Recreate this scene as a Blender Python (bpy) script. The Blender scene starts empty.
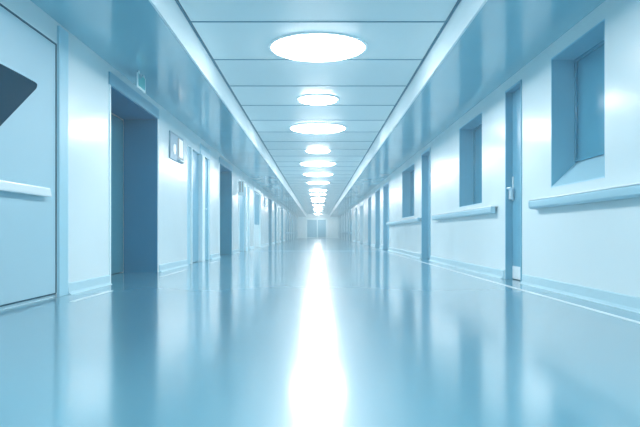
import bpy, bmesh, math
from mathutils import Vector, Matrix

S = bpy.context.scene
COL = S.collection
R = math.radians

W = 2.25          # half width of the hall
CAM_H = 0.55
SOFFIT_Z = 2.37
CEIL_Z = 2.67
SOFFIT_X = 1.303
Y0, Y1 = -4.0, 72.0

# ------------------------------------------------------------------ materials
def mat(name, color, rough=0.4, spec=0.5, metal=0.0, noise=None, coat=0.0, bump=None, emit=None, ior=1.5, coat_rough=0.08):
    m = bpy.data.materials.new(name)
    m.use_nodes = True
    nt = m.node_tree
    b = nt.nodes['Principled BSDF']
    b.inputs['Base Color'].default_value = (*color, 1)
    b.inputs['Roughness'].default_value = rough
    b.inputs['Specular IOR Level'].default_value = spec
    b.inputs['Metallic'].default_value = metal
    b.inputs['IOR'].default_value = ior
    if coat:
        b.inputs['Coat Weight'].default_value = coat
        b.inputs['Coat Roughness'].default_value = coat_rough
        b.inputs['Coat IOR'].default_value = 1.85
    if emit:
        b.inputs['Emission Color'].default_value = (*emit[:3], 1)
        b.inputs['Emission Strength'].default_value = emit[3]
    tc = nt.nodes.new('ShaderNodeTexCoord')
    if noise:
        scale, amt_c, amt_r = noise
        mp = nt.nodes.new('ShaderNodeMapping')
        mp.inputs['Scale'].default_value = scale if isinstance(scale, tuple) else (scale,) * 3
        n = nt.nodes.new('ShaderNodeTexNoise')
        n.inputs['Scale'].default_value = 1.0
        n.inputs['Detail'].default_value = 4
        nt.links.new(tc.outputs['Object'], mp.inputs['Vector'])
        nt.links.new(mp.outputs['Vector'], n.inputs['Vector'])
        if amt_c:
            mr = nt.nodes.new('ShaderNodeMapRange')
            mr.inputs['From Min'].default_value = 0.25
            mr.inputs['From Max'].default_value = 0.75
            mr.inputs['To Min'].default_value = 1 - amt_c
            mr.inputs['To Max'].default_value = 1 + amt_c
            nt.links.new(n.outputs['Fac'], mr.inputs['Value'])
            vm = nt.nodes.new('ShaderNodeVectorMath'); vm.operation = 'SCALE'
            vm.inputs[0].default_value = color
            nt.links.new(mr.outputs['Result'], vm.inputs['Scale'])
            nt.links.new(vm.outputs['Vector'], b.inputs['Base Color'])
        if amt_r:
            mr = nt.nodes.new('ShaderNodeMapRange')
            mr.inputs['From Min'].default_value = 0.3
            mr.inputs['From Max'].default_value = 0.7
            mr.inputs['To Min'].default_value = max(0.02, rough - amt_r)
            mr.inputs['To Max'].default_value = rough + amt_r
            nt.links.new(n.outputs['Fac'], mr.inputs['Value'])
            nt.links.new(mr.outputs['Result'], b.inputs['Roughness'])
    if bump:
        scale, dist = bump
        mp2 = nt.nodes.new('ShaderNodeMapping')
        mp2.inputs['Scale'].default_value = scale if isinstance(scale, tuple) else (scale,) * 3
        n2 = nt.nodes.new('ShaderNodeTexNoise')
        n2.inputs['Scale'].default_value = 1.0
        n2.inputs['Detail'].default_value = 2
        bp = nt.nodes.new('ShaderNodeBump')
        bp.inputs['Distance'].default_value = dist
        bp.inputs['Strength'].default_value = 1.0
        nt.links.new(tc.outputs['Object'], mp2.inputs['Vector'])
        nt.links.new(mp2.outputs['Vector'], n2.inputs['Vector'])
        nt.links.new(n2.outputs['Fac'], bp.inputs['Height'])
        nt.links.new(bp.outputs['Normal'], b.inputs['Normal'])
    return m

M = {}
M['wall'] = mat('wall_paint', (0.765, 0.875, 0.90), 0.22, 0.6, noise=(1.2, 0.012, 0.04))
M['ceiling'] = mat('ceiling_panel', (0.76, 0.865, 0.89), 0.35, 0.5, noise=(1.5, 0.012, 0.05))
M['gap'] = mat('joint_shadow_gap', (0.02, 0.09, 0.14), 0.7, 0.2)
M['joint'] = mat('joint_bar', (0.07, 0.24, 0.34), 0.5, 0.2)
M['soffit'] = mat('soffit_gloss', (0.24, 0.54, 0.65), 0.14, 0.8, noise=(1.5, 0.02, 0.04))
M['fascia'] = mat('fascia_white', (0.76, 0.88, 0.92), 0.4, 0.4)
M['floor'] = mat('floor_vinyl', (0.085, 0.27, 0.36), 0.36, 0.9, noise=((1.1, 0.35, 1.0), 0.10, 0.05),
                 bump=((1.0, 0.5, 1.0), 0.0004), coat=1.0, coat_rough=0.135)
M['line'] = mat('floor_line_white', (0.85, 0.95, 0.98), 0.25, 0.5)
M['base'] = mat('baseboard_vinyl', (0.50, 0.72, 0.80), 0.28, 0.5)
M['white'] = mat('white_trim', (0.80, 0.94, 0.97), 0.3, 0.5)
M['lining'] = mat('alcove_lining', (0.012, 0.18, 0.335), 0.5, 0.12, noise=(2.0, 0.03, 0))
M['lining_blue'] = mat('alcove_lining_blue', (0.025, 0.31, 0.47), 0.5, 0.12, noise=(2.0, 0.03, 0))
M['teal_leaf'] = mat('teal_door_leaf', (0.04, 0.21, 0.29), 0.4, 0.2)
M['header'] = mat('header_band', (0.22, 0.47, 0.60), 0.35, 0.5)
M['leaf'] = mat('blue_door_leaf', (0.15, 0.41, 0.56), 0.3, 0.5)
M['leaf_light'] = mat('light_blue_leaf', (0.19, 0.46, 0.60), 0.3, 0.5)
M['jamb'] = mat('blue_jamb', (0.16, 0.43, 0.57), 0.35, 0.5)
M['jamb_light'] = mat('pale_jamb', (0.40, 0.68, 0.79), 0.35, 0.5)
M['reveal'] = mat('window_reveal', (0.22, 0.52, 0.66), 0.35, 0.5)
M['sill'] = mat('window_sill', (0.45, 0.72, 0.83), 0.35, 0.5)
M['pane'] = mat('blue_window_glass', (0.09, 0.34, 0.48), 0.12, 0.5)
M['pane_matte'] = mat('blue_obscured_glass', (0.10, 0.36, 0.50), 0.5, 0.3)
M['pane_far'] = mat('pale_far_glass', (0.12, 0.40, 0.55), 0.25, 0.5)
M['dark_reflection'] = mat('dark_painted_reflection', (0.001, 0.045, 0.085), 0.3, 0.3, ior=1.06)  # dark reflection on the door panel, put into the colour
M['panel'] = mat('gloss_door_panel', (0.42, 0.645, 0.74), 0.45, 0.35, noise=(1.0, 0.01, 0.03))
M['rail'] = mat('rail_vinyl', (0.36, 0.61, 0.72), 0.3, 0.5)
M['rail_cap'] = mat('rail_cap', (0.88, 0.95, 0.97), 0.2, 0.6)
M['chrome'] = mat('brushed_handle', (0.82, 0.92, 0.95), 0.3, 0.5, metal=0.4)
M['plate'] = mat('grey_plate', (0.22, 0.39, 0.50), 0.35, 0.5)
M['plate_rim'] = mat('plate_rim', (0.16, 0.32, 0.42), 0.35, 0.5)
M['lit'] = mat('lit_white', (0.9, 0.95, 0.97), 0.3, 0.4, emit=(0.95, 1.0, 1.0, 0.3))
M['warm'] = mat('warm_grey_bar', (0.40, 0.36, 0.34), 0.4, 0.4)
M['exit'] = mat('teal_sign_face', (0.06, 0.42, 0.46), 0.4, 0.2, emit=(0.10, 0.55, 0.58, 0.08))
M['exit_dark'] = mat('dark_teal_mark', (0.06, 0.28, 0.38), 0.3, 0.5)
LAMP = 31.0
M['lamp'] = mat('lamp_diffuser', (0.9, 0.95, 0.97), 0.5, 0.2, emit=(0.96, 0.985, 0.985, LAMP))
M['lamp_rim'] = mat('lamp_rim', (0.80, 0.93, 0.97), 0.35, 0.5)

# ------------------------------------------------------------------ mesh helpers
class MB:
    def __init__(self):
        self.bm = bmesh.new(); self.mats = []
    def _mi(self, m):
        if m not in self.mats: self.mats.append(m)
        return self.mats.index(m)
    def box(self, x0, x1, y0, y1, z0, z1, m=None):
        x0, x1 = min(x0, x1), max(x0, x1); y0, y1 = min(y0, y1), max(y0, y1); z0, z1 = min(z0, z1), max(z0, z1)
        r = bmesh.ops.create_cube(self.bm, size=1.0)
        for v in r['verts']:
            v.co = Vector(((x0 + x1) / 2 + v.co.x * (x1 - x0), (y0 + y1) / 2 + v.co.y * (y1 - y0), (z0 + z1) / 2 + v.co.z * (z1 - z0)))
        if m is not None:
            i = self._mi(m)
            for f in {f for v in r['verts'] for f in v.link_faces}: f.material_index = i
        return self
    def prism(self, prof, axis, a, b):
        """closed outline extruded along an axis; axis 'y': prof = (x,z); axis 'x': prof = (y,z)"""
        def P(p, t): return (p[0], t, p[1]) if axis == 'y' else (t, p[0], p[1])
        v0 = [self.bm.verts.new(P(p, a)) for p in prof]
        v1 = [self.bm.verts.new(P(p, b)) for p in prof]
        self.bm.faces.new(v0); self.bm.faces.new(v1[::-1])
        n = len(prof)
        for i in range(n):
            self.bm.faces.new((v0[i], v0[(i + 1) % n], v1[(i + 1) % n], v1[i]))
        return self
    def cyl(self, p0, p1, r, n=20, r2=None):
        p0, p1 = Vector(p0), Vector(p1); d = p1 - p0
        rot = Vector((0, 0, 1)).rotation_difference(d.normalized()).to_matrix().to_4x4()
        bmesh.ops.create_cone(self.bm, cap_ends=True, segments=n, radius1=r, radius2=r if r2 is None else r2, depth=d.length,
                              matrix=Matrix.Translation((p0 + p1) / 2) @ rot)
        return self
    def lathe(self, prof, n=64):
        """profile of (r, z) turned round z at the origin"""
        rings = []
        for r, z in prof:
            if r < 1e-6: rings.append([self.bm.verts.new((0, 0, z))])
            else: rings.append([self.bm.verts.new((r * math.cos(2 * math.pi * k / n), r * math.sin(2 * math.pi * k / n), z)) for k in range(n)])
        for a, b in zip(rings, rings[1:]):
            for k in range(n):
                q = [a[k % len(a)], a[(k + 1) % len(a)], b[(k + 1) % len(b)], b[k % len(b)]]
                u = []
                for v in q:
                    if v not in u: u.append(v)
                if len(u) > 2: self.bm.faces.new(u)
        return self
    def build(self, name, m, parent=None, bevel=0.0, seg=2, smooth=False, loc=None):
        bmesh.ops.recalc_face_normals(self.bm, faces=self.bm.faces)
        me = bpy.data.meshes.new(name)
        if self.mats and m is not None:
            pass
        self.bm.to_mesh(me); self.bm.free()
        if self.mats:
            for k in self.mats: me.materials.append(M[k])
        else:
            me.materials.append(M[m])
        if smooth:
            for p in me.polygons: p.use_smooth = True
        o = bpy.data.objects.new(name, me); COL.objects.link(o)
        if parent:
            o.parent = parent
            # geometry is written in world space: bring it to the parent's frame
            if loc is None:
                off, q = Vector((0, 0, 0)), parent
                while q: off += q.location; q = q.parent
                me.transform(Matrix.Translation(-off))
        if loc is not None: o.location = loc
        if bevel:
            bv = o.modifiers.new('bevel', 'BEVEL'); bv.width = bevel; bv.segments = seg; bv.limit_method = 'ANGLE'
        return o

def tag(o, label=None, cat=None, group=None, kind=None):
    if label: o['label'] = label
    if cat: o['category'] = cat
    if group: o['group'] = group
    if kind: o['kind'] = kind
    return o

def root(name, loc, label=None, cat=None, group=None, kind=None):
    o = bpy.data.objects.new(name, None); COL.objects.link(o); o.location = loc
    o.empty_display_size = 0.2
    return tag(o, label, cat, group, kind)

# a box in wall coordinates: depth e measured out from the wall face into the hall (negative = into the wall)
def wb(mb, s, e0, e1, y0, y1, z0, z1, m=None):
    return mb.box(s * (W - e0), s * (W - e1), y0, y1, z0, z1, m)

# ------------------------------------------------------------------ openings of the two walls
ALC_T = 2.15
# (y0, y1, z0, z1)
LEFT, RIGHT = [], []
EPS = 0.0

# ------------------------------------------------------------------ floor
f = MB(); f.box(-3.2, 3.2, Y0, Y1 + 0.3, -0.12, 0.0)
floor = tag(f.build('floor', 'floor'), 'glossy blue vinyl floor running the length of the hall', 'floor', kind='structure')

# ------------------------------------------------------------------ ceiling
ceil = root('ceiling', (0, 0, CEIL_Z), 'pale panelled ceiling with lower side soffits above the hall', 'ceiling', kind='structure')
pan = MB()
yy = 6.42 - 1.4 * 8
PANELS = []
while yy < Y1:
    a, b = max(yy, Y0), min(yy + 1.4, Y1)
    if b - a > 0.05: PANELS.append((a, b))
    yy += 1.4
for a, b in PANELS:
    pan.box(-SOFFIT_X + 0.03, SOFFIT_X - 0.03, a + 0.016, b - 0.016, CEIL_Z, CEIL_Z + 0.03)
tag(pan.build('ceiling_panels', 'ceiling', ceil))
jb = MB()
for a, b in PANELS:
    jb.box(-SOFFIT_X + 0.02, SOFFIT_X - 0.02, b - 0.014, b + 0.014, CEIL_Z - 0.004, CEIL_Z + 0.004)
for s in (-1, 1):
    jb.box(s * (SOFFIT_X - 0.002), s * (SOFFIT_X - 0.022), Y0, Y1, CEIL_Z - 0.005, CEIL_Z + 0.004)
tag(jb.build('joint_bars', 'joint', ceil), 'thin dark joint lines')
bk = MB(); bk.box(-SOFFIT_X - 0.2, SOFFIT_X + 0.2, Y0, Y1 + 0.3, CEIL_Z + 0.03, CEIL_Z + 0.10)
tag(bk.build('joint_backing', 'gap', ceil), 'dark joints between the panels')
for s in (-1, 1):
    so = MB(); so.box(s * (SOFFIT_X + 0.02), s * 3.1, Y0, Y1 + 0.3, SOFFIT_Z, CEIL_Z + 0.03)
    tag(so.build('soffit', 'soffit', ceil), 'glossy blue underside of the dropped side')
    fa = MB(); fa.box(s * SOFFIT_X, s * (SOFFIT_X + 0.02), Y0, Y1 + 0.3, SOFFIT_Z - 0.004, CEIL_Z + 0.028)
    tag(fa.build('fascia', 'fascia', ceil), 'pale upright strip beside the panels')

# ------------------------------------------------------------------ doors, alcoves, windows
door_n, win_n = [0], [0]
def new_door(s, y, label):
    door_n[0] += 1
    return root('door_%d' % door_n[0], (s * W, y, 0), label, 'door', kind='structure')
def new_window(s, y, z, label):
    win_n[0] += 1
    return root('window_%d' % win_n[0], (s * W, y, z), label, 'window', kind='structure')

def opening(s, y0, y1, z0, z1):
    (LEFT if s < 0 else RIGHT).append((y0, y1, z0, z1))

def lever(s, y, z, parent, e0, direction=1, size=1.0):
    h = MB()
    wb(h, s, e0, e0 + 0.010, y - 0.018 * size, y + 0.018 * size, z - 0.09 * size, z + 0.09 * size)
    h.cyl((s * (W - e0 - 0.008), y, z + 0.03), (s * (W - e0 - 0.055), y, z + 0.03), 0.010 * size)
    h.cyl((s * (W - e0 - 0.050), y - 0.008 * direction, z + 0.03), (s * (W - e0 - 0.050), y + 0.12 * size * direction, z + 0.03), 0.010 * size)
    return tag(h.build('handle', 'chrome', parent, bevel=0.002), 'pale metal lever handle')

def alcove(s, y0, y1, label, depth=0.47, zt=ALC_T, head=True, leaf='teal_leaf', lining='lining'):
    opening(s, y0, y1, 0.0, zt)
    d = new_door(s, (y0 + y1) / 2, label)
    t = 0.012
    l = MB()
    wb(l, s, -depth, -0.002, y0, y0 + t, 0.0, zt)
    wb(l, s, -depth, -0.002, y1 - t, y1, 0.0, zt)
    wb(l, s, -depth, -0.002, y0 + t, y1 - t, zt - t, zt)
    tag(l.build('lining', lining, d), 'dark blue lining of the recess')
    mid = y0 + (y1 - y0) * 0.52
    for a, b in ((y0 + t, mid - 0.006), (mid + 0.006, y1 - t)):
        lf = MB(); wb(lf, s, -depth - 0.05, -depth, a + 0.02, b - 0.02, 0.008, zt - 0.03)
        lf.build('leaf', leaf, d, bevel=0.004)
    g = MB(); wb(g, s, -depth - 0.09, -depth - 0.055, y0 + t, y1 - t, 0.004, zt - t)
    tag(g.build('door_stop', 'gap', d), 'dark gap round the leaves')
    e = MB()
    wb(e, s, -0.002, 0.014, y0 - 0.035, y0, 0.0, zt)
    wb(e, s, -0.002, 0.014, y1, y1 + 0.03, 0.0, zt)
    tag(e.build('edge_trim', 'white', d, bevel=0.003), 'white upright corner strips')
    if head:
        hd = MB(); wb(hd, s, -0.002, 0.02, y0 - 0.05, y1 + 0.02, zt, zt + 0.135)
        tag(hd.build('header', 'header', d, bevel=0.004), 'mid blue band over the opening')
    return d

# --- left wall
# big glossy sliding panel at the front
def big_panel():
    s = -1; y0, y1, zt = 2.6, 5.497, 2.165
    opening(s, y0 - 0.02, y1 + 0.013, 0.0, zt + 0.013)
    d = new_door(s, y0, 'large glossy pale blue sliding door with dark painted reflection and white push bar')
    g = MB(); wb(g, s, -0.12, -0.07, y0 - 0.018, y1 + 0.012, 0.004, zt + 0.012)
    wb(g, s, -0.07, 0.001, y1 + 0.001, y1 + 0.012, 0.036, zt + 0.012)
    wb(g, s, -0.07, 0.001, y0, y1 + 0.001, zt + 0.001, zt + 0.0125)
    wb(g, s, -0.07, 0.001, y0, y1 + 0.001, 0.026, 0.0345)
    tag(g.build('shadow_gap', 'gap', d), 'dark seam round the door panel')
    p = MB(); wb(p, s, -0.065, -0.004, y0, y1, 0.035, zt)
    p.build('panel', 'panel', d, bevel=0.004)
    k = MB(); wb(k, s, -0.065, -0.01, y0, y1, 0.0, 0.0255)
    k.build('threshold', 'base', d)
    # dark reflection shaped as a wedge: straight top edge, tapering towards the far end
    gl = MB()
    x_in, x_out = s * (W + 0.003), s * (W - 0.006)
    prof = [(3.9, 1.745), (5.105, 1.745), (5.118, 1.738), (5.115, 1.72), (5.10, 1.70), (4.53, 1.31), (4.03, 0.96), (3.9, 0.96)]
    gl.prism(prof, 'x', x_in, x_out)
    go = gl.build('glass', 'dark_reflection', d, bevel=0.002)
    tag(go, 'dark tapering wedge, a painted-in reflection')
    rim = MB()
    wb(rim, s, -0.004, 0.010, 3.9, 5.10, 1.747, 1.762)
    tag(rim.build('wedge_trim', 'jamb_light', d), 'thin pale strip over the dark reflection wedge')
    bar = MB()
    xo = s * (W - 0.02)
    bar.prism([(2.8, 0.845), (5.30, 0.845), (5.255, 0.92), (2.8, 0.92)], 'x', s * (W - 0.012), s * (W - 0.055))
    tag(bar.build('push_bar', 'rail_cap', d, bevel=0.012, seg=3), 'white horizontal push bar')
    st = MB()
    for y in (3.1, 4.0, 5.0): st.box(s * (W + 0.003), s * (W - 0.02), y - 0.02, y + 0.02, 0.86, 0.905)
    st.build('bar_mount', 'jamb_light', d)
    j = MB(); wb(j, s, -0.002, 0.022, y1 + 0.02, 5.715, 0.0, SOFFIT_Z - 0.03)
    tag(j.build('post', 'jamb_light', d, bevel=0.004), 'pale blue upright post')
big_panel()
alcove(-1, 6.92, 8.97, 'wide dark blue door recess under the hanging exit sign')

# double door with narrow second leaf
def composite():
    s = -1; y0, y1, zt = 11.0, 13.3, 2.06
    opening(s, y0, y1, 0, zt)
    d = new_door(s, y0, 'light blue door and narrow side leaf just past the grey call panel')
    a = MB(); wb(a, s, -0.08, -0.02, y0, 11.36, 0.0, zt); tag(a.build('jamb', 'jamb_light', d, bevel=0.003), 'grey blue side jamb')
    b = MB(); wb(b, s, -0.08, 0.01, 11.36, 11.43, 0.0, zt); tag(b.build('frame', 'white', d, bevel=0.003), 'white upright strip')
    c = MB(); wb(c, s, -0.09, -0.05, 11.43, 12.31, 0.008, zt - 0.004); c.build('leaf', 'leaf', d, bevel=0.003)
    p = MB(); wb(p, s, -0.08, 0.03, 12.31, 12.58, 0.0, zt); tag(p.build('mullion', 'white', d, bevel=0.004), 'white post between the leaves')
    e = MB(); wb(e, s, -0.08, -0.03, 12.58, 13.14, 0.008, zt - 0.004)
    n = e.build('side_leaf', 'leaf_light', d, bevel=0.003)
    lever(s, 12.68, 1.0, n, -0.03, 1, 1.15)
    q = MB(); wb(q, s, -0.08, -0.005, 13.14, y1, 0.0, zt); q.build('end_jamb', 'jamb_light', d, bevel=0.003)
    k = MB(); wb(k, s, -0.16, -0.10, y0, y1, 0.0, zt); k.build('door_stop', 'gap', d)
    h = MB(); wb(h, s, -0.002, 0.014, 12.2, y1, zt, zt + 0.2); tag(h.build('header', 'sill', d, bevel=0.004), 'pale panel over the side leaf')
composite()
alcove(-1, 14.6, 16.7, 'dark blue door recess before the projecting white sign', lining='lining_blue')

def leaf_door(s, y0, y1, zt, label, leaf='leaf', depth=0.05, frame=0.05, kick=False, glass=None, hand=None, jamb='jamb'):
    opening(s, y0, y1, 0, zt)
    d = new_door(s, (y0 + y1) / 2, label)
    fr = MB()
    wb(fr, s, -depth - 0.05, 0.012, y0, y0 + frame, 0, zt)
    wb(fr, s, -depth - 0.05, 0.012, y1 - frame, y1, 0, zt)
    wb(fr, s, -depth - 0.05, 0.012, y0 + frame, y1 - frame, zt - frame, zt)
    fr.build('frame', jamb, d, bevel=0.003)
    a, b = y0 + frame + 0.004, y1 - frame - 0.004
    lf = MB(); wb(lf, s, -depth - 0.045, -depth, a, b, 0.008, zt - frame - 0.004)
    L = lf.build('leaf', leaf, d, bevel=0.003)
    bk = MB(); wb(bk, s, -depth - 0.10, -depth - 0.06, y0, y1, 0, zt); bk.build('door_stop', 'gap', d)
    if glass:
        gz0, gz1, gm = glass
        g = MB(); wb(g, s, -depth - 0.002, -depth + 0.006, a + 0.06, b - 0.06, gz0, gz1)
        tag(g.build('glass', gm, L, bevel=0.002), 'blue glass upper pane')
        r_ = MB(); wb(r_, s, -depth - 0.002, -depth + 0.02, a + 0.06, b - 0.06, gz0 - 0.04, gz0 - 0.002)
        r_.build('glass_bead', 'white', L)
    if kick:
        k = MB(); wb(k, s, -depth - 0.002, -depth + 0.005, a + 0.01, b - 0.01, 0.012, 0.16)
        tag(k.build('kick_plate', 'rail_cap', L, bevel=0.001), 'pale metal kick plate')
    if hand: lever(s, hand[0], hand[1], L, -depth, hand[2], hand[3] if len(hand) > 3 else 1.0)
    return d

leaf_door(-1, 18.15, 20.0, 2.08, 'pale blue door behind the projecting white sign', 'leaf_light', jamb='white', frame=0.12)
leaf_door(-1, 20.35, 20.95, 2.10, 'narrow pale door next to the door behind the white sign', 'leaf_light', jamb='white', frame=0.06)
leaf_door(-1, 22.4, 25.1, 2.17, 'white door with tall blue glass in its upper half', 'white', jamb='white', frame=0.12,
          glass=(0.86, 2.02, 'pane_matte'), hand=(24.3, 0.82, 1, 1.6))
alcove(-1, 29.0, 31.0, 'dark recess past the round wall lamp', head=False, leaf='leaf', lining='jamb')
alcove(-1, 33.0, 34.6, 'narrow dark recess between two white wall strips far down the hall', head=False, leaf='leaf', lining='jamb', depth=0.25)
leaf_door(-1, 36.0, 37.2, 2.10, 'far pale door on the wall with the exit sign', 'leaf_light', jamb='white', frame=0.1)
alcove(-1, 39.0, 41.2, 'last dark recess before the glazed screen opposite the windows', head=False, leaf='leaf', lining='jamb', depth=0.3)

# --- right wall
def window(s, y0, y1, z0, z1, label, depth=0.24, splay=0.0, mull=None):
    opening(s, y0, y1, z0, z1)
    w = new_window(s, (y0 + y1) / 2, z0, label)
    t = 0.012
    r_ = MB()
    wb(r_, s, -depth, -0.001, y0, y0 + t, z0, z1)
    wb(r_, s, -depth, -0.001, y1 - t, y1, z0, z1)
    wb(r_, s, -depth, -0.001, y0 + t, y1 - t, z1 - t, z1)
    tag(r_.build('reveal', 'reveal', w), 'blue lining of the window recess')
    si = MB()
    e0, e1 = s * (W + 0.001), s * (W + depth)
    si.prism([(e0, z0), (e1, z0), (e1, z0 + splay + 0.012), (e0, z0 + 0.012)], 'y', y0 + t, y1 - t)
    tag(si.build('sill', 'sill', w), 'paler sloping sill' if splay else 'paler sill')
    zp = z0 + splay + 0.012
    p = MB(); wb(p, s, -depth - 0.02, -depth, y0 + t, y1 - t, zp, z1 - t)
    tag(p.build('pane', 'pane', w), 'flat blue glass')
    fr = MB(); a, b = y0 + t, y1 - t
    for (c0, c1, d0, d1) in ((a, a + 0.03, zp, z1 - t), (b - 0.03, b, zp, z1 - t), (a + 0.03, b - 0.03, zp, zp + 0.03), (a + 0.03, b - 0.03, z1 - t - 0.03, z1 - t)):
        wb(fr, s, -depth, -depth + 0.02, c0, c1, d0, d1)
    if mull:
        for m_ in mull: wb(fr, s, -depth, -depth + 0.03, m_ - 0.02, m_ + 0.02, zp + 0.03, z1 - t - 0.03)
    fr.build('frame', 'pane', w, bevel=0.003)
    return w
WZ0, WZ1 = CAM_H + 0.193 * W, CAM_H + 0.748 * W
window(1, 5.02, 6.18, WZ0, WZ1, 'tall recessed window with sloping sill above the longest near handrail', splay=0.235)
window(1, 8.78, 10.2, WZ0 - 0.03, WZ1 - 0.02, 'recessed window with pale sill above the second handrail', mull=(9.55,))
window(1, 14.95, 17.1, WZ0 - 0.04, WZ1 - 0.05, 'recessed window above the third and farthest handrail')
leaf_door(1, 7.06, 7.66, 2.245, 'narrow blue door with white kick plate and pale upright handle', 'leaf', depth=0.07, frame=0.025, kick=True)
d1 = bpy.data.objects['door_%d' % door_n[0]]
h = MB(); s = 1
wb(h, s, -0.07, -0.055, 7.575, 7.605, 0.93, 1.22)
wb(h, s, -0.056, -0.02, 7.55, 7.62, 0.95, 1.08)
h.cyl((s * (W + 0.03), 7.585, 1.08), (s * (W - 0.005), 7.585, 1.08), 0.012)
h.cyl((s * (W - 0.0), 7.60, 1.08), (s * (W - 0.0), 7.47, 1.08), 0.011)
tag(h.build('handle', 'chrome', [c for c in d1.children if c.name.startswith('leaf')][0], bevel=0.004), 'pale upright handle with lever')
leaf_door(1, 12.8, 13.87, 2.27, 'blue door between the second and third handrails', 'leaf', depth=0.12, frame=0.05, hand=(12.95, 1.05, 1, 1.2))
leaf_door(1, 20.3, 22.0, 2.2, 'blue door at the far end of the third handrail', 'leaf', depth=0.12, frame=0.06)
leaf_door(1, 23.2, 25.0, 2.2, 'second blue door past the third handrail', 'leaf', depth=0.16, frame=0.06)
leaf_door(1, 27.1, 28.6, 2.15, 'third blue door past the third handrail', 'leaf', depth=0.12, frame=0.06)
leaf_door(1, 31.6, 34.2, 2.15, 'wide blue door with white frame before the glazed screen', 'leaf', depth=0.16, frame=0.2, jamb='white')
leaf_door(1, 36.5, 38.5, 2.15, 'last pale door before the glazed screen on the handrail wall', 'leaf_light', depth=0.08, frame=0.15, jamb='white')

# far glazed screens
def screen(s, y0, y1, label):
    z1 = 2.2
    opening(s, y0, y1, 0.0, z1)
    w = new_window(s, (y0 + y1) / 2, 0, label)
    n = 7
    st = (y1 - y0) / n
    for i in range(n + 1):
        y = y0 + i * st
        a, b = max(y0, y - 0.12), min(y1, y + 0.12)
        m = MB(); wb(m, s, -0.09, 0.02, a, b, 0.0, z1)
        m.build('mullion', 'white', w)
    r_ = MB(); wb(r_, s, -0.02, 0.05, y0, y1, 0.50, 0.62)
    tag(r_.build('rail', 'jamb', w), 'mid height cross rail')
    g = MB(); wb(g, s, -0.07, -0.045, y0, y1, 0.0, z1)
    g.build('pane', 'pane_far', w)
screen(-1, 43.5, 70.0, 'far glazed screen with white posts past the last dark recess')
screen(1, 42.0, 70.0, 'far glazed screen with white posts past the handrail wall doors')

# ------------------------------------------------------------------ walls with their openings
def wall(s, ops, name, label):
    ops = sorted(ops); w = MB(); T = 0.75
    y = Y0
    for (a, b, z0, z1) in ops:
        if a > y: wb(w, s, 0, -T, y, a, 0, SOFFIT_Z)
        if z1 < SOFFIT_Z: wb(w, s, 0, -T, a, b, z1, SOFFIT_Z)
        if z0 > 0: wb(w, s, 0, -T, a, b, 0, z0)
        y = b
    wb(w, s, 0, -T, y, Y1 + 0.3, 0, SOFFIT_Z)
    return tag(w.build(name, 'wall'), label, 'wall', kind='structure')
wall(-1, LEFT, 'wall_left', 'pale blue wall with door recesses and exit sign')
wall(1, RIGHT, 'wall_right', 'pale blue wall with recessed windows and handrails')
bw = MB(); bw.box(-3.0, 3.0, Y0 - 0.2, Y0, 0, CEIL_Z + 0.1)
tag(bw.build('wall_back', 'wall'), 'plain pale wall closing the near end of the hall', 'wall', kind='structure')
ew = MB()
ex0, ex1, ez = -1.38, 1.06, 2.2
ew.box(-W, ex0, Y1, Y1 + 0.2, 0, CEIL_Z); ew.box(ex1, W, Y1, Y1 + 0.2, 0, CEIL_Z); ew.box(ex0, ex1, Y1, Y1 + 0.2, ez, CEIL_Z)
tag(ew.build('wall_end', 'wall'), 'pale wall with double glass door closing the far end', 'wall', kind='structure')

# end double door
door_n[0] += 1
ed = root('door_%d' % door_n[0], ((ex0 + ex1) / 2, Y1, 0), 'double glass door in the end wall of the hall', 'door', kind='structure')
fr = MB()
fr.box(ex0, ex0 + 0.12, Y1 - 0.04, Y1 + 0.12, 0, ez); fr.box(ex1 - 0.12, ex1, Y1 - 0.04, Y1 + 0.12, 0, ez)
fr.box(ex0 + 0.12, ex1 - 0.12, Y1 - 0.04, Y1 + 0.12, ez - 0.10, ez)
fr.build('frame', 'white', ed, bevel=0.004)
mid = -0.16 + 0.08
for a, b in ((ex0 + 0.125, mid - 0.003), (mid + 0.003, ex1 - 0.125)):
    lf = MB()
    lf.box(a, a + 0.05, Y1, Y1 + 0.05, 0.008, ez - 0.104); lf.box(b - 0.05, b, Y1, Y1 + 0.05, 0.008, ez - 0.104)
    lf.box(a + 0.05, b - 0.05, Y1, Y1 + 0.05, 0.008, 0.06); lf.box(a + 0.05, b - 0.05, Y1, Y1 + 0.05, ez - 0.17, ez - 0.104)
    l = lf.build('leaf', 'white', ed)
    l_loc = l
    g = MB(); g.box(a + 0.05, b - 0.05, Y1 + 0.02, Y1 + 0.03, 0.06, ez - 0.17)
    gp = g.build('glass', 'pane', l); tag(gp, 'pale blue glass pane')
bk2 = MB(); bk2.box(ex0 - 0.2, ex1 + 0.2, Y1 + 0.2, Y1 + 0.25, -0.01, ez + 0.2)
bk2.build('door_stop', 'pane_far', ed)

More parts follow.
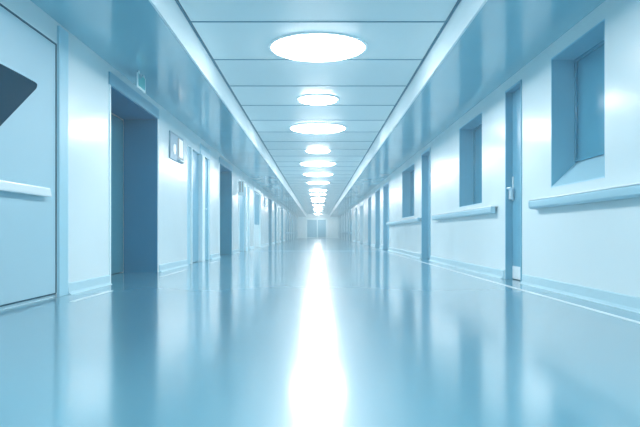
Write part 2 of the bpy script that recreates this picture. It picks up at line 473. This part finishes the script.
# ------------------------------------------------------------------ baseboards and floor lines
def baseboard(s, ops, name, label):
    b = MB(); y = Y0
    gaps = sorted((a, c) for (a, c, z0, z1) in ops if z0 == 0)
    gaps = [(a - 0.06, (5.72 if (s < 0 and c < 6) else c + 0.06)) for a, c in gaps]
    segs = []
    for a, c in gaps:
        if a > y + 0.02: segs.append((y, a))
        y = max(y, c)
    segs.append((y, Y1))
    for a, c in segs:
        x = s * W
        b.prism([(x, 0.0), (x - s * 0.05, 0.0), (x - s * 0.038, 0.006), (x - s * 0.022, 0.022), (x - s * 0.018, 0.092), (x - s * 0.010, 0.10), (x, 0.10)], 'y', a, c)
    o = tag(b.build(name, 'base'), label, 'baseboard', kind='structure')
    return segs
segL = baseboard(-1, LEFT, 'baseboard_left', 'pale vinyl coved baseboard along the wall of door recesses')
segR = baseboard(1, RIGHT, 'baseboard_right', 'pale vinyl coved baseboard along the handrail wall')
ln = MB()
for a, c in ((5.1, 6.08), (8.0, 9.6), (11.6, 12.6)):
    ln.box(-1.985, -1.945, a, c, 0.0005, 0.003)
tag(ln.build('trim_1', 'line'), 'thin white line on the floor along the door recess wall', 'floor line', kind='structure')
ln = MB(); ln.box(1.945, 1.985, Y0, Y1, 0.0005, 0.003)
tag(ln.build('trim_2', 'line'), 'thin white line on the floor along the handrail wall', 'floor line', kind='structure')
ln = MB(); ln.box(-1.93, 1.93, 19.3, 19.6, 0.0005, 0.002)
tag(ln.build('trim_3', 'jamb'), 'faint flat joint strip across the floor before the far end', 'floor strip', kind='structure')

# ------------------------------------------------------------------ handrails on the right wall
def handrail(y0, y1, label):
    s = 1
    r_ = root('handrail', (W, (y0 + y1) / 2, 0.85), label, 'handrail', 'wall handrails below the windows')
    zt, zb = 0.895, 0.795
    x = W
    b = MB()
    b.prism([(x - 0.03, zb), (x - 0.075, zb + 0.004), (x - 0.09, zb + 0.02), (x - 0.09, zt - 0.03), (x - 0.082, zt - 0.018), (x - 0.03, zt - 0.018)], 'y', y0 + 0.01, y1 - 0.012)
    b.build('rail_body', 'rail', r_, bevel=0.003)
    c = MB(); c.prism([(x - 0.001, zt - 0.018), (x - 0.086, zt - 0.018), (x - 0.092, zt - 0.010), (x - 0.086, zt), (x - 0.001, zt)], 'y', y0, y1)
    tag(c.build('rail_cap', 'rail_cap', r_, bevel=0.003), 'bright pale top cap')
    e = MB(); e.prism([(x - 0.001, zb - 0.003), (x - 0.078, zb), (x - 0.093, zb + 0.02), (x - 0.093, zt - 0.019), (x - 0.001, zt - 0.019)], 'y', y1 - 0.012, y1)
    e.build('end_cap', 'rail', r_, bevel=0.003)
    n = max(2, int((y1 - y0) / 1.2))
    for i in range(n):
        yc = y0 + (i + 0.5) * (y1 - y0) / n
        k = MB(); k.box(x - 0.001, x - 0.03, yc - 0.03, yc + 0.03, zb + 0.012, zt - 0.025)
        k.build('bracket', 'white', r_)
handrail(2.6, 6.56, 'pale blue handrail nearest the front, under the window with the sloping sill')
handrail(8.0, 12.1, 'second pale handrail, between the two narrow blue doors')
handrail(13.9, 20.25, 'third and farthest pale handrail, past the second blue door')

# ------------------------------------------------------------------ ceiling lamps
def make_lamp(r, name='ceiling_lamp'):
    o = bpy.data.objects.new(name, None); COL.objects.link(o); o.empty_display_size = 0.2
    rim = MB(); rim.lathe([(r - 0.035, 0.0), (r - 0.035, -0.012), (r - 0.03, -0.018), (r - 0.008, -0.016), (r, -0.008), (r, 0.0), (r - 0.035, 0.0)], 64)
    ro = rim.build('rim', 'lamp_rim', o, smooth=False, loc=(0, 0, 0))
    df = MB(); df.lathe([(0, -0.07), (r * 0.4, -0.066), (r * 0.7, -0.052), (r * 0.85, -0.038), (r - 0.05, -0.024), (r - 0.036, -0.012), (r - 0.036, -0.001), (0, -0.001)], 64)
    do = df.build('diffuser', 'lamp', o, smooth=True, loc=(0, 0, 0))
    tag(do, 'glowing white diffuser')
    return o
def copy_tree(o):
    c = o.copy(); COL.objects.link(c)
    for ch in list(o.children):
        k = ch.copy(); COL.objects.link(k); k.parent = c
    return c
protos = {}
ORD = ['first', 'second', 'third', 'fourth', 'fifth', 'sixth', 'seventh', 'eighth', 'ninth', 'tenth', 'eleventh', 'twelfth', 'added as thirteenth', 'fourteenth', 'added as fifteenth', 'sixteenth', 'seventeenth', 'eighteenth', 'nineteenth', 'twentieth']
lamps = [(7.3, .565), (10.1, .34), (12.9, .585), (16.4, .34), (19.5, .57), (23.0, .56), (26.8, .5), (31.6, .47), (34.8, .47), (38.8, .47), (42.4, .47), (48.0, .47), (52.0, .34), (56.5, .47), (62.0, .34), (70.5, .47)]  # last two small ones are added to brighten the far end
def put_lamp(y, r, label):
    if r in protos: o = copy_tree(protos[r])
    else: o = protos[r] = make_lamp(r)
    o.location = (0, y, CEIL_Z)
    tag(o, label, 'ceiling lamp', 'round lamps along the ceiling')
for i, (y, r) in enumerate(lamps):
    sz = 'small' if r < .4 else 'large' if r > .54 else 'medium'
    extra = {0: 'largest glowing %s round ceiling lamp, first in the row from the front' % sz,
             len(lamps) - 1: 'glowing round ceiling lamp last in the row, by the end wall'}
    put_lamp(y, r, extra.get(i, 'glowing %s round ceiling lamp, %s in the row from the front' % (sz, ORD[i])))
put_lamp(4.4, .34, 'unseen small round ceiling lamp just above the top edge of the view')  # unseen lamps from here on continue the row, kept to light the near hall
put_lamp(1.5, .565, 'unseen large round ceiling lamp overhead, before the whole visible row')
put_lamp(-1.4, .34, 'unseen small round ceiling lamp behind the viewpoint')

# ------------------------------------------------------------------ signs and small fittings
# hanging exit sign under the soffit
xs = -2.01
es = root('exit_sign', (xs, 7.26, 2.365), 'small teal exit sign in white frame hanging over the wide dark door recess', 'sign')
ya, yb, za, zb = 7.10, 7.42, 2.17, 2.335
b = MB(); b.box(xs - 0.004, xs + 0.012, ya, yb, za, zb); b.build('housing', 'white', es, bevel=0.003)
b = MB(); b.box(xs + 0.011, xs + 0.016, ya + 0.02, yb - 0.035, za + 0.022, zb - 0.008); tag(b.build('face', 'exit', es), 'teal sign face')
b = MB(); b.prism([(ya + 0.025, zb - 0.012), (ya + 0.16, zb - 0.012), (ya + 0.10, zb - 0.055), (ya + 0.03, zb - 0.06)], 'x', xs + 0.0155, xs + 0.018)
tag(b.build('mark', 'exit_dark', es), 'darker blue patch on the face')
for a in (ya + 0.06, yb - 0.05):
    b = MB(); b.box(xs - 0.002, xs + 0.008, a, a + 0.03, zb, 2.3695); b.build('hanger', 'white', es)

# wall call panel
cp = root('call_panel', (-W, 10.2, 1.69), 'grey wall panel with lit white rectangle and white oval, beside the wide recess', 'panel')
s = -1
ya, yb, za, zb = 9.66, 10.60, 1.685, 2.10
b = MB(); wb(b, s, -0.001, 0.015, ya, yb, za, zb); b.build('plate', 'plate', cp, bevel=0.004)
b = MB()
for q in ((ya, ya + 0.02, za, zb), (yb - 0.02, yb, za, zb), (ya + 0.02, yb - 0.02, zb - 0.015, zb)):
    wb(b, s, 0.014, 0.021, *q)
tag(b.build('rim', 'plate_rim', cp), 'thin darker rim')
b = MB(); prof = [(9.96 + 0.085 * math.cos(a), 1.855 + 0.08 * math.sin(a)) for a in [2 * math.pi * k / 32 for k in range(32)]]
b.prism(prof, 'x', s * (W - 0.014), s * (W - 0.024)); tag(b.build('oval_light', 'lit', cp), 'white oval')
b = MB(); wb(b, s, 0.014, 0.020, 10.21, 10.56, 1.75, 2.07); sf = tag(b.build('screen_frame', 'warm', cp), 'warm grey edge round the screen')
b = MB(); wb(b, s, 0.019, 0.032, 10.25, 10.52, 1.77, 2.055); tag(b.build('screen', 'lit', sf, bevel=0.006), 'bright white rectangle')
b = MB(); wb(b, s, 0.014, 0.06, 10.20, 10.57, 1.70, 1.722); tag(b.build('ledge', 'white', cp, bevel=0.004), 'small white ledge')

# projecting sign
ps = root('projecting_sign', (-W, 17.9, 1.6), 'white projecting wall sign with two grey upright bars before the pale door', 'sign')
b = MB(); b.box(-W + 0.03, -2.065, 17.88, 17.93, 1.60, 2.01); b.build('board', 'white', ps, bevel=0.004)
b = MB(); b.box(-2.19, -2.165, 17.872, 17.881, 1.69, 1.99); tag(b.build('bar', 'warm', ps), 'grey upright bar')
b = MB(); b.box(-2.115, -2.09, 17.872, 17.881, 1.69, 1.99); tag(b.build('bar', 'warm', ps), 'grey upright bar')
for a in (1.66, 1.93):
    b = MB(); b.box(-W - 0.002, -W + 0.031, 17.895, 17.915, a, a + 0.04); b.build('bracket', 'chrome', ps)

# small wall lamp further along
wl = root('wall_lamp', (-W, 27.0, 1.8), 'small white wall lamp past the white door with blue glass', 'lamp')
b = MB(); wb(b, -1, -0.001, 0.025, 26.75, 27.25, 1.65, 2.05); b.build('base', 'plate', wl, bevel=0.005)
b = MB(); b.cyl((-W + 0.024, 27.0, 1.85), (-W + 0.08, 27.0, 1.85), 0.13, 32, 0.10); tag(b.build('shade', 'lit', wl, bevel=0.006), 'round glowing shade')

# ------------------------------------------------------------------ world: thin haze, no other light
w = bpy.data.worlds.new('hall_air'); S.world = w; w.use_nodes = True
nt = w.node_tree
for n in list(nt.nodes): nt.nodes.remove(n)
out = nt.nodes.new('ShaderNodeOutputWorld')
bg = nt.nodes.new('ShaderNodeBackground'); bg.inputs['Color'].default_value = (0.5, 0.8, 0.95, 1); bg.inputs['Strength'].default_value = 0.0
vs = nt.nodes.new('ShaderNodeVolumeScatter'); vs.inputs['Color'].default_value = (0.84, 0.98, 1.0, 1); vs.inputs['Density'].default_value = 0.0095
nt.links.new(bg.outputs[0], out.inputs['Surface']); nt.links.new(vs.outputs[0], out.inputs['Volume'])

# ------------------------------------------------------------------ camera and view
cd = bpy.data.cameras.new('camera'); cam = bpy.data.objects.new('camera', cd); COL.objects.link(cam)
cam.location = (0, 0, CAM_H); cam.rotation_euler = (R(90), 0, 0)
cd.sensor_width = 36; cd.lens = 36
cd.shift_x = 2.0 / 640; cd.shift_y = 19.5 / 640
cd.clip_start = 0.05; cd.clip_end = 300
S.camera = cam
vsx = S.view_settings
vsx.view_transform = 'Standard'; vsx.look = 'None'; vsx.gamma = 1; vsx.use_curve_mapping = False
vsx.exposure = 0.0
S.cycles.use_denoising = True
S.cycles.max_bounces = 10; S.cycles.diffuse_bounces = 6; S.cycles.glossy_bounces = 5; S.cycles.volume_bounces = 2
S.cycles.sample_clamp_indirect = 6.0
